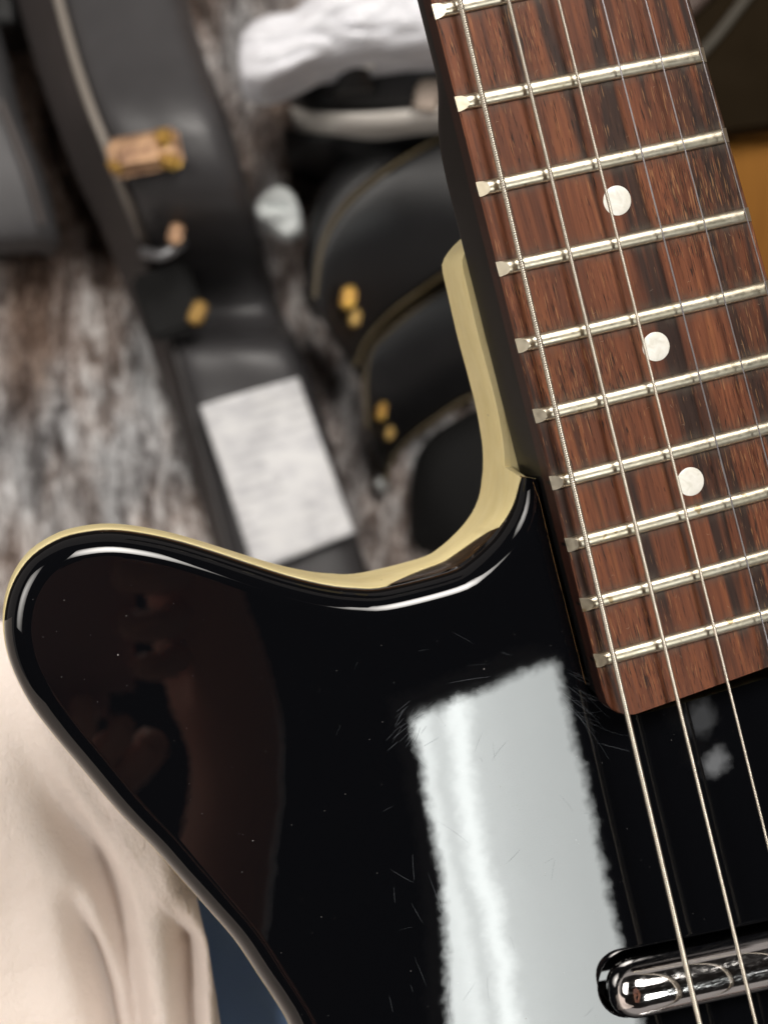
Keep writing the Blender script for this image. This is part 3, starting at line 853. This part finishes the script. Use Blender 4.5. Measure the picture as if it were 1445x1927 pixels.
# latch: plate, body, two brass ends
lt = rbox('latch', 272, 287, .345, .044, .024, .006, 11, COPPER, ca, .48)
rbox('latch_body', 262, 287, .350, .026, .016, .006, 10, COPPER, lt).parent = ca
rbox('latch_knob', 307, 257, .350, .011, .010, .008, 10, BRASS, ca)
rbox('latch_knob', 321, 303, .350, .013, .009, .008, -20, BRASS, ca)
rbox('latch_knob', 218, 312, .349, .010, .006, .005, -20, BRASS, ca)
rbox('hinge', 331, 440, .292, .009, .014, .006, -15, COPPER, ca)
rbox('hinge', 372, 588, .238, .010, .016, .006, -25, simple('dull_brass', (.30, .18, .05), .5, .6), ca)
rbox('black_block', 318, 568, .228, .040, .046, .012, 18, simple('flat_black', (.004, .004, .004), .9), ca)  # plain black block added over the dip of the case
path_tube([W(272, 474, .275), W(300, 480, .29), W(325, 470, .29), W(342, 458, .275)], .0038, simple('dull_steel', (.25, .25, .26), .4, .7), 'handle', ca)
# paper lying on the case
m = NT('printed_paper')
sm = m.noise(1, 3, .6, src=m.mapping((60, 95, 10)))
pr = m.n('ShaderNodeTexWave', wave_type='BANDS', bands_direction='Y'); pr.inputs['Scale'].default_value = 42; pr.inputs['Distortion'].default_value = .6
m.l(m.mapping(rot=(0, 0, math.radians(-17))), pr.inputs['Vector'])
prm = m.math('MULTIPLY', m.ramp(pr.outputs['Fac'], [(.55, 0.0), (.75, 1.0)]), m.ramp(m.noise(1, 2, .5, src=m.mapping((45, 22, 10), rot=(0, 0, math.radians(-17)))), [(.48, 0.0), (.56, .45)]))
m.set(Base_Color=m.mix(prm, m.ramp(sm, [(.36, (.66, .66, .68)), (.52, (.80, .80, .81)), (.7, (.86, .86, .86))]), (.38, .38, .40)), Roughness=.7)
V2 = []
q = [W(378, 765, .222), W(562, 712, .222), W(668, 1002, .222), W(480, 1078, .222)]
for j in range(25):
    for i in range(17):
        u, t = i/16, j/24; a = q[0].lerp(q[1], u); b = q[3].lerp(q[2], u); p = a.lerp(b, t)
        V2.append((p.x, p.y, p.z+.004*math.sin(math.pi*u)+.006*(1-t)**6+.0012*math.sin(9*t+3*u)))
tag(mesh('sheet_of_paper', V2, rows_faces(25, 17), m.m, ang=None), 'white printed paper sheet lying on the long black case', 'paper')
mesh_ = bpy.data.objects['sheet_of_paper']; sdm = mesh_.modifiers.new('thickness', 'SOLIDIFY'); sdm.thickness = .0003

# far left grey case end and the black one above
cb = empty('guitar_case', 'dull grey case end with rounded corner at the left edge', 'guitar case', (0, 0, 0))
ribbon_case([(-330, -60, -70, -120, .220, .230), (-310, 60, -20, 40, .230, .240), (-290, 180, 14, 190, .240, .250), (-260, 260, 40, 260, .240, .250), (-230, 340, 66, 330, .240, .250), (-200, 430, 92, 425, .230, .240), (-190, 470, 100, 458, .220, .220), (-185, 492, 88, 480, .180, .180)], FZ+.085, .004, .014, mat=VINYLG, parent=cb)
path_tube([W(2, 190, .256), W(30, 265, .256), W(56, 335, .256), W(80, 420, .246)], .002, simple('grey_trim', (.10, .085, .08), .6), 'trim', cb)
cc = empty('storage_box', 'nearly black box in the upper left corner', 'box', (0, 0, 0))
ribbon_case([(-260, -300, 20, -300, .2, .2), (-260, -60, 34, -60, .2, .2), (-260, 40, 42, 40, .2, .2), (-260, 58, 38, 56, .19, .19)], FZ+.01, .002, .006, mat=VINYLD, parent=cc, name='shell')

# Case B: black case with silver rim
cd = empty('guitar_case', 'black hard case with bright silver metal rim under the white bag', 'guitar case', (0, 0, 0))
ribbon_case([(540, 70, 548, 200, .27, .235), (560, 95, 570, 210, .305, .27), (600, 105, 615, 214, .32, .29), (660, 100, 680, 216, .325, .30), (740, 95, 760, 212, .33, .305), (830, 80, 850, 204, .33, .305), (950, 60, 970, 188, .33, .305), (1100, 20, 1120, 150, .33, .30)], FZ+.01, .004, .010, mat=VINYLD, parent=cd, name='lid')
ribbon_case([(530, 230, 540, 300, .24, .19), (570, 240, 580, 300, .265, .215), (620, 244, 630, 305, .28, .23), (690, 242, 700, 300, .285, .235), (770, 236, 780, 290, .29, .24), (850, 230, 860, 280, .29, .24), (980, 210, 990, 260, .29, .24), (1120, 170, 1130, 230, .28, .24)], FZ+.01, .008, .02, mat=VINYLD, parent=cd, name='shell')
ribbon_case([(545, 196, 552, 222, .262, .258), (580, 205, 586, 235, .280, .276), (630, 208, 634, 241, .300, .293), (700, 207, 704, 242, .308, .300), (770, 202, 776, 236, .310, .302), (850, 194, 856, 228, .310, .302), (970, 176, 978, 208, .310, .302)], .2, .004, .003, mat=SILV, parent=cd, name='rim')
rbox('latch', 805, 178, .318, .016, .022, .006, -10, simple('worn_steel', (.20, .16, .13), .5, .5), cd)
ribbon_case([(628, 172, 708, 168, .325, .325), (632, 150, 702, 148, .335, .335), (642, 128, 694, 126, .342, .342), (655, 112, 684, 112, .338, .338)], .28, .004, .008, mat=VINYLD, parent=cd, name='corner_guard')
rbox('rivet', 690, 118, .346, .010, .006, .004, -10, SILV, cd)
rbox('rivet', 632, 128, .342, .007, .005, .003, 10, simple('dull_rivet', (.3, .28, .3), .4, .8), cd)

# Case C and D: black cases with gold piping on curved ends
ce = empty('guitar_case', 'black case with curved end, brass latch and gold piping, upper of two', 'guitar case', (0, 0, 0))
C1 = [(592, 560), (604, 470), (640, 398), (700, 340), (770, 292), (850, 250), (960, 212), (1100, 190)]
C2 = [(668, 690), (690, 640), (735, 590), (790, 548), (840, 515), (900, 488), (1000, 460), (1120, 440)]
ribbon_case([(a[0], a[1], b[0], b[1], .27, zz_) for a, b, zz_ in zip(C1, C2, (.215, .215, .217, .225, .242, .256, .262, .262))], FZ+.01, .012, .004, mat=VINYLD, parent=ce, name='shell', nt=26)
path_tube([W(a[0], a[1], .272) for a in C1], .0013, GOLDP, 'piping', ce)
path_tube([W(b[0], b[1], zz_+.003) for b, zz_ in zip(C2, (.215, .215, .217, .225, .242, .256, .262, .262))], .0013, GOLDP, 'piping', ce)
ribbon_case([(572, 560, 596, 566, .235, .245), (578, 440, 606, 474, .235, .245), (598, 365, 642, 400, .235, .245), (640, 300, 702, 342, .235, .245), (720, 240, 770, 292, .235, .245), (820, 215, 850, 250, .235, .245), (940, 180, 960, 212, .235, .245)], FZ+.01, .004, .006, mat=VINYLD, parent=ce, name='lid')
rbox('latch', 655, 560, .262, .009, .015, .007, -12, BRASS, ce)
rbox('latch_catch', 668, 598, .250, .007, .012, .006, -12, simple('dark_brass', (.34, .22, .07), .45, .7), ce)
cf = empty('guitar_case', 'black case with curved end and small brass latch, lower of two', 'guitar case', (0, 0, 0))
D1 = [(692, 800), (688, 716), (698, 655), (742, 608), (796, 566), (846, 533), (905, 505), (1005, 478)]
D2 = [(725, 905), (742, 860), (775, 822), (825, 785), (870, 755), (915, 735), (960, 715), (1040, 700)]
ribbon_case([(a[0], a[1], b[0], b[1], .205, .155) for a, b in zip(D1, D2)], FZ+.01, .010, .004, mat=VINYLD, parent=cf, name='shell', nt=26)
path_tube([W(a[0], a[1]+4, .207) for a in D1], .0011, GOLDP, 'piping', cf)
path_tube([W(b[0], b[1], .158) for b in D2], .0013, GOLDP, 'piping', cf)
rbox('latch', 717, 775, .200, .006, .013, .007, -14, BRASS, cf)
rbox('latch_catch', 733, 815, .185, .006, .010, .005, -12, simple('dark_brass', (.34, .22, .07), .45, .7), cf)
MATTE = simple('matte_black', (.006, .006, .006), .8); MATTE.node_tree.nodes['Principled BSDF'].inputs['Specular IOR Level'].default_value = .2
cg = empty('guitar_case', 'rounded black case end low beside the cream cutaway', 'guitar case', (0, 0, 0))
ribbon_case([(770, 1010, 790, 1040, .15, .15), (775, 900, 900, 1060, .18, .18), (800, 830, 960, 1000, .19, .19), (860, 785, 1010, 960, .19, .19), (960, 740, 1100, 900, .19, .19)], FZ+.01, .01, .02, mat=MATTE, parent=cg, name='shell')
# tissue and foil scrap
m = NT('white_plastic'); m.set(Base_Color=(.80, .80, .84), Roughness=.22, Normal=m.bump(m.noise(60, 4), .01, .4)); PLASTIC = m.m
def crumple(name, outline, z, h, mat, label, cat, freq=40, n=40, seed=0, zf=None):
    xs = [p[0] for p in outline]; ys_ = [p[1] for p in outline]
    poly = [(W(p[0], p[1], z).x, W(p[0], p[1], z).y) for p in catmull(outline, 6, True)]
    cx_ = sum(p[0] for p in poly)/len(poly); cy_ = sum(p[1] for p in poly)/len(poly)
    V2 = [(cx_, cy_, z+h)]; F2 = []; m_ = len(poly)
    rings = 22
    for k in range(1, rings+1):
        t = k/rings
        for p in poly:
            x = cx_+(p[0]-cx_)*t; y = cy_+(p[1]-cy_)*t
            e = h*math.sqrt(max(0, 1-t**4))
            d = noise.noise(Vector((x*freq*.7+seed, y*freq*2.2+noise.noise(Vector((x*freq, y*freq, 1)))*.8, 2)))*h*.8*(1-.4*t)+abs(noise.noise(Vector((x*freq*1.5+seed, y*freq*4, 9))))*h*.3
            V2.append((x, y, z+e+d-(h*1.5 if k == rings else 0)))
    F2 = [(0, 1+i, 1+(i+1) % m_) for i in range(m_)]+rows_faces(rings, m_, True, 1, flip=True)
    return tag(mesh(name, V2, F2, mat, ang=None), label, cat)
crumple('plastic_bag', [(446, 150), (450, 70), (488, 38), (560, 22), (640, -60), (820, -90), (1000, -60), (1000, 70), (860, 95), (760, 104), (690, 112), (610, 126), (560, 148), (520, 165), (480, 172)], .36, .024, PLASTIC, 'crumpled white plastic bag over the silver-rimmed black case', 'bag', 24, seed=3)
crumple('tissue', [(478, 398), (500, 358), (535, 350), (560, 378), (566, 430), (540, 446), (505, 432)], .24, .012, simple('tissue_white', (.86, .90, .89), .8), 'small crumpled white tissue beside the long black case', 'tissue', 60, seed=9)
crumple('foil_scrap', [(704, 905), (718, 892), (732, 905), (728, 928), (710, 930)], .15, .006, simple('grey_foil', (.45, .46, .45), .3, .5), 'tiny grey foil scrap on the rug by the paper', 'scrap', 90, seed=5)

# top right: olive-brown case on the wooden floor
ch = empty('flat_case', 'large flat dark olive brown case behind the treble edge of the fingerboard', 'case', (0, 0, 0))
ribbon_case([(1100, -300, 1900, -420, .16, .16), (1100, -100, 1900, -220, .16, .16), (1100, 150, 1900, 20, .16, .16), (1100, 286, 1900, 160, .16, .16)], .128, .001, .004, mat=OLIVE, parent=ch, name='lid')
path_tube([W(1290, 128, .165), W(1345, 70, .165), W(1400, 0, .165), (W(1480, -100, .165))], .0035, simple('grey_welt', (.075, .065, .05), .7), 'welt', ch)
ribbon_case([(1180, 60, 1225, 90, .172, .172), (1240, -10, 1300, 30, .172, .172), (1300, -90, 1370, -40, .172, .172)], .15, .002, .004, mat=leather('brown_pouch', (.07, .045, .035), .6), parent=ch, name='pouch')

# ------------------------------------------------------------------ PERSON (shirt, trousers, hands)
pe = empty('person', 'person in pale beige top and blue jeans holding the guitar on the lap', 'person', (0, 0, 0))
m = NT('beige_fleece')
wv_ = m.noise(1, 2, .5, src=m.mapping((2200, 900, 2200), rot=(0, 0, .5)))
m.set(Base_Color=m.mix(m.ramp(m.noise(18, 3), [(.35, 0.0), (.7, .5)]), (.80, .71, .655), (.72, .63, .57)), Roughness=.85, Normal=m.bump(m.math('ADD', wv_, m.math('MULTIPLY', m.noise(170, 3), 2.0)), .0008, .7))
m.b.inputs['Sheen Weight'].default_value = .35; m.b.inputs['Sheen Roughness'].default_value = .4
FLEECE = m.m
def seg_dist(x, y, pl):
    best = (1e9, 0, 0)
    for k in range(len(pl)-1):
        ax, ay = pl[k]; bx, by = pl[k+1]; dx, dy = bx-ax, by-ay; L2 = dx*dx+dy*dy
        t = max(0, min(1, ((x-ax)*dx+(y-ay)*dy)/L2)); qx, qy = ax+dx*t, ay+dy*t
        d = math.hypot(x-qx, y-qy)
        if d < best[0]:
            sg = 1 if (dx*(y-ay)-dy*(x-ax)) < 0 else -1
            best = (d, sg, (k+t)/(len(pl)-1))
    return best
ZF = HC-.385
def wl(pts): return [tuple(W(a, b, ZF)[:2]) for a, b in pts]
def cat2(pl): return [tuple(p[:2]) for p in catmull([(x, y, 0) for x, y in pl], 5)]
folds = [(wl([(10, 1290), (45, 1400), (87, 1492), (126, 1560), (170, 1622), (205, 1699), (222, 1770), (232, 1832), (246, 1926), (260, 2050)]), .015, .0046),
         (wl([(131, 1662), (136, 1735), (160, 1815), (183, 1898), (200, 2000)]), .013, .0036),
         (wl([(331, 1670), (340, 1730), (354, 1787), (360, 1898), (366, 2000)]), .013, .0040),
         (wl([(-60, 1500), (-20, 1600), (20, 1720), (40, 1850), (60, 2000)]), .004, .008),
         (wl([(240, 1560), (270, 1650), (290, 1760), (305, 1900)]), .003, .007),
         (wl([(70, 1240), (130, 1400), (200, 1520)]), .005, .006)]
folds = [(cat2(a), b, c) for a, b, c in folds]
hem = wl([(20, 1120), (200, 1350), (330, 1560), (368, 1680), (394, 1780), (410, 1870), (418, 1927), (432, 2060), (450, 2300), (560, 2700), (760, 3150), (960, 3650)])
V2 = []
nxs, nys2 = 230, 260
xa, xb, ya, yb = -.30, .0, -.34, -.027
for j in range(nys2):
    y = ya+(yb-ya)*j/(nys2-1)
    # right limit of the cloth follows the hem
    hx_ = np.interp(-y, [-p[1] for p in hem], [p[0] for p in hem])
    for i in range(nxs):
        t = i/(nxs-1); x = xa+(hx_-xa)*(1-(1-t)**1.6)
        z = ZF
        z -= .9*max(0, y+.062)**1.35*1.0 if y > -.062 else 0
        z += 2.4*max(0, -.165-y)**1.35
        z += 1.4*max(0, -.16-x)**1.2
        for pl, dep, wd in folds:
            d, sg, tt = seg_dist(x, y, pl)
            if d < .05:
                tap = min(1, tt*2.2)**1.2
                z -= dep*tap*math.exp(-(d/wd)**2)
                z += sg*-.5*dep*tap*(1-math.exp(-(d/wd)*1.6))*math.exp(-(d/(wd*4)))
        z += .0010*noise.noise(Vector((x*90, y*60, 7)))+.0035*noise.noise(Vector((x*24, y*14, 2)))
        e = (hx_-x)
        if e < .006: z -= .006*(1-e/.006)**2
        V2.append((x, y, z))
    # tuck under
sh = mesh('shirt', V2, rows_faces(nys2, nxs), FLEECE, pe, ang=None)
sd = sh.modifiers.new('thickness', 'SOLIDIFY'); sd.thickness = .0018; sd.offset = -1
m = NT('blue_denim')
tw = m.n('ShaderNodeTexWave', wave_type='BANDS'); tw.inputs['Scale'].default_value = 420; tw.inputs['Distortion'].default_value = 1.5; tw.inputs['Detail'].default_value = 2
m.l(m.mapping(rot=(0, 0, .9)), tw.inputs['Vector'])
m.set(Base_Color=m.mix(m.math('MULTIPLY', m.noise(700, 3, .7), .8), m.ramp(tw.outputs['Fac'], [(.2, (.12, .22, .48)), (.8, (.26, .42, .75))]), m.ramp(m.noise(22, 3), [(.3, (.10, .20, .45)), (.7, (.22, .37, .68))])), Roughness=.85)
V2 = []
for j in range(90):
    for i in range(110):
        x = -.082+.38*i/109; y = -.42+.355*j/89
        u = (x-.02)/.2
        z = ZF-.010-.10*u*u-.5*max(0, y+.09)**1.2+.0025*noise.noise(Vector((x*30, y*22, 5)))-.0012*abs(math.sin((x*.6+y)*95+1.4*noise.noise(Vector((x*20, y*20, 1)))))
        V2.append((x, y, z))
jn = mesh('jeans', V2, rows_faces(90, 110), m.m, pe, ang=None)
sd = jn.modifiers.new('thickness', 'SOLIDIFY'); sd.thickness = .002; sd.offset = -1
# hands holding the phone: one skinned surface each
SKIN = NT('skin').set(Base_Color=(.78, .44, .33), Roughness=.5, Subsurface_Weight=.0).m
def hand(name, wrist, palm, fingers, elbow, parent):
    vs = [elbow, elbow.lerp(wrist, .5), wrist, palm]; ed = [(0, 1), (1, 2), (2, 3)]; rad_ = [.036, .026, .021, .033]
    for base, joints, r0 in fingers:
        i0 = len(vs); vs.append(base); rad_.append(r0*1.15); ed.append((3, i0))
        for k, jn_ in enumerate(joints):
            vs.append(jn_); rad_.append(r0*(1-.09*(k+1))); ed.append((len(vs)-2, len(vs)-1))
    me = bpy.data.meshes.new(name); me.from_pydata([tuple(v) for v in vs], ed, []); me.materials.append(SKIN)
    o_ = bpy.data.objects.new(name, me); C.objects.link(o_); o_.parent = parent
    sk = o_.modifiers.new('skin', 'SKIN')
    for k, v in enumerate(me.skin_vertices[0].data): v.radius = (rad_[k], rad_[k]*.8 if k == 3 else rad_[k]); v.use_root = (k == 0)
    sk.use_smooth_shade = True
    su = o_.modifiers.new('sub', 'SUBSURF'); su.levels = 2; su.render_levels = 2
    return o_
def v3(x, y, z): return Vector((x*MM, y*MM, HC+z*MM))
# right hand grips the right long edge of the phone from behind
hand('hand', v3(120, -165, 34), v3(98, -105, 34), [
    (v3(84, -62, 28), [v3(74, -58, 12), v3(62, -56, -1), v3(50, -54, 0)], .0085),
    (v3(86, -82, 28), [v3(76, -79, 10), v3(62, -77, -2), v3(48, -74, -1)], .009),
    (v3(86, -100, 28), [v3(76, -99, 10), v3(63, -97, -2), v3(50, -94, -1)], .0085),
    (v3(88, -116, 28), [v3(78, -116, 12), v3(66, -115, 0), v3(56, -112, 0)], .0075),
    (v3(100, -70, 34), [v3(84, -44, 30), v3(62, -40, 24)], .010)], v3(100, -430, 60), pe)
# left hand steadies the lower end
hand('hand', v3(20, -235, 25), v3(25, -180, 28), [
    (v3(4, -158, 24), [v3(0, -146, 10), v3(2, -136, -3), v3(4, -124, -3)], .0085),
    (v3(20, -152, 24), [v3(18, -142, 8), v3(19, -132, -5), v3(20, -118, -4)], .009),
    (v3(36, -154, 24), [v3(36, -144, 10), v3(37, -134, -4), v3(37, -121, -3)], .0085),
    (v3(50, -160, 24), [v3(52, -150, 12), v3(53, -141, -2), v3(53, -131, -1)], .0075),
    (v3(50, -176, 26), [v3(66, -160, 18), v3(72, -146, 8)], .010)], v3(60, -420, 60), pe)
# the phone taking the picture, just above the lens
PHONE = NT('phone_case').set(Base_Color=(.62, .40, .37), Roughness=.4).m
ph = empty('smartphone', 'slim dark mauve phone held over the guitar, seen mirrored in the paint', 'phone', (0, 0, HC))
def slab(name, cx_, cy_, cz_, lx, ly, lz, mat, parent, bev):
    bm_ = bmesh.new(); bmesh.ops.create_cube(bm_, size=1); bmesh.ops.scale(bm_, vec=(lx, ly, lz), verts=bm_.verts)
    ve = [e for e in bm_.edges if abs(e.verts[0].co.z-e.verts[1].co.z) > lz*.5]
    bmesh.ops.bevel(bm_, geom=ve, offset=bev, segments=6, affect='EDGES')
    me = bpy.data.meshes.new(name); bm_.to_mesh(me); bm_.free(); me.materials.append(mat)
    o_ = bpy.data.objects.new(name, me); C.objects.link(o_); o_.location = (cx_, cy_, cz_); o_.parent = parent; return o_
slab('back_cover', .0245, -.061, .0110, .073, .150, .008, PHONE, ph, .010)
slab('camera_bump', .006, -.004, .0050, .030, .034, .0035, simple('lens_black', (.02, .02, .02), .2), ph, .006)
# repeats share a group
for o_ in bpy.data.objects:
    if o_.parent is None and o_.get('category') == 'guitar case': o_['group'] = 'guitar cases standing behind the guitar'
    if o_.parent is None and o_.name.startswith('ceiling_light'): o_['group'] = 'ceiling lights of the room'
    if o_.parent is None and o_.name.startswith('downlight'): o_['group'] = 'small downlights mirrored in the paint'
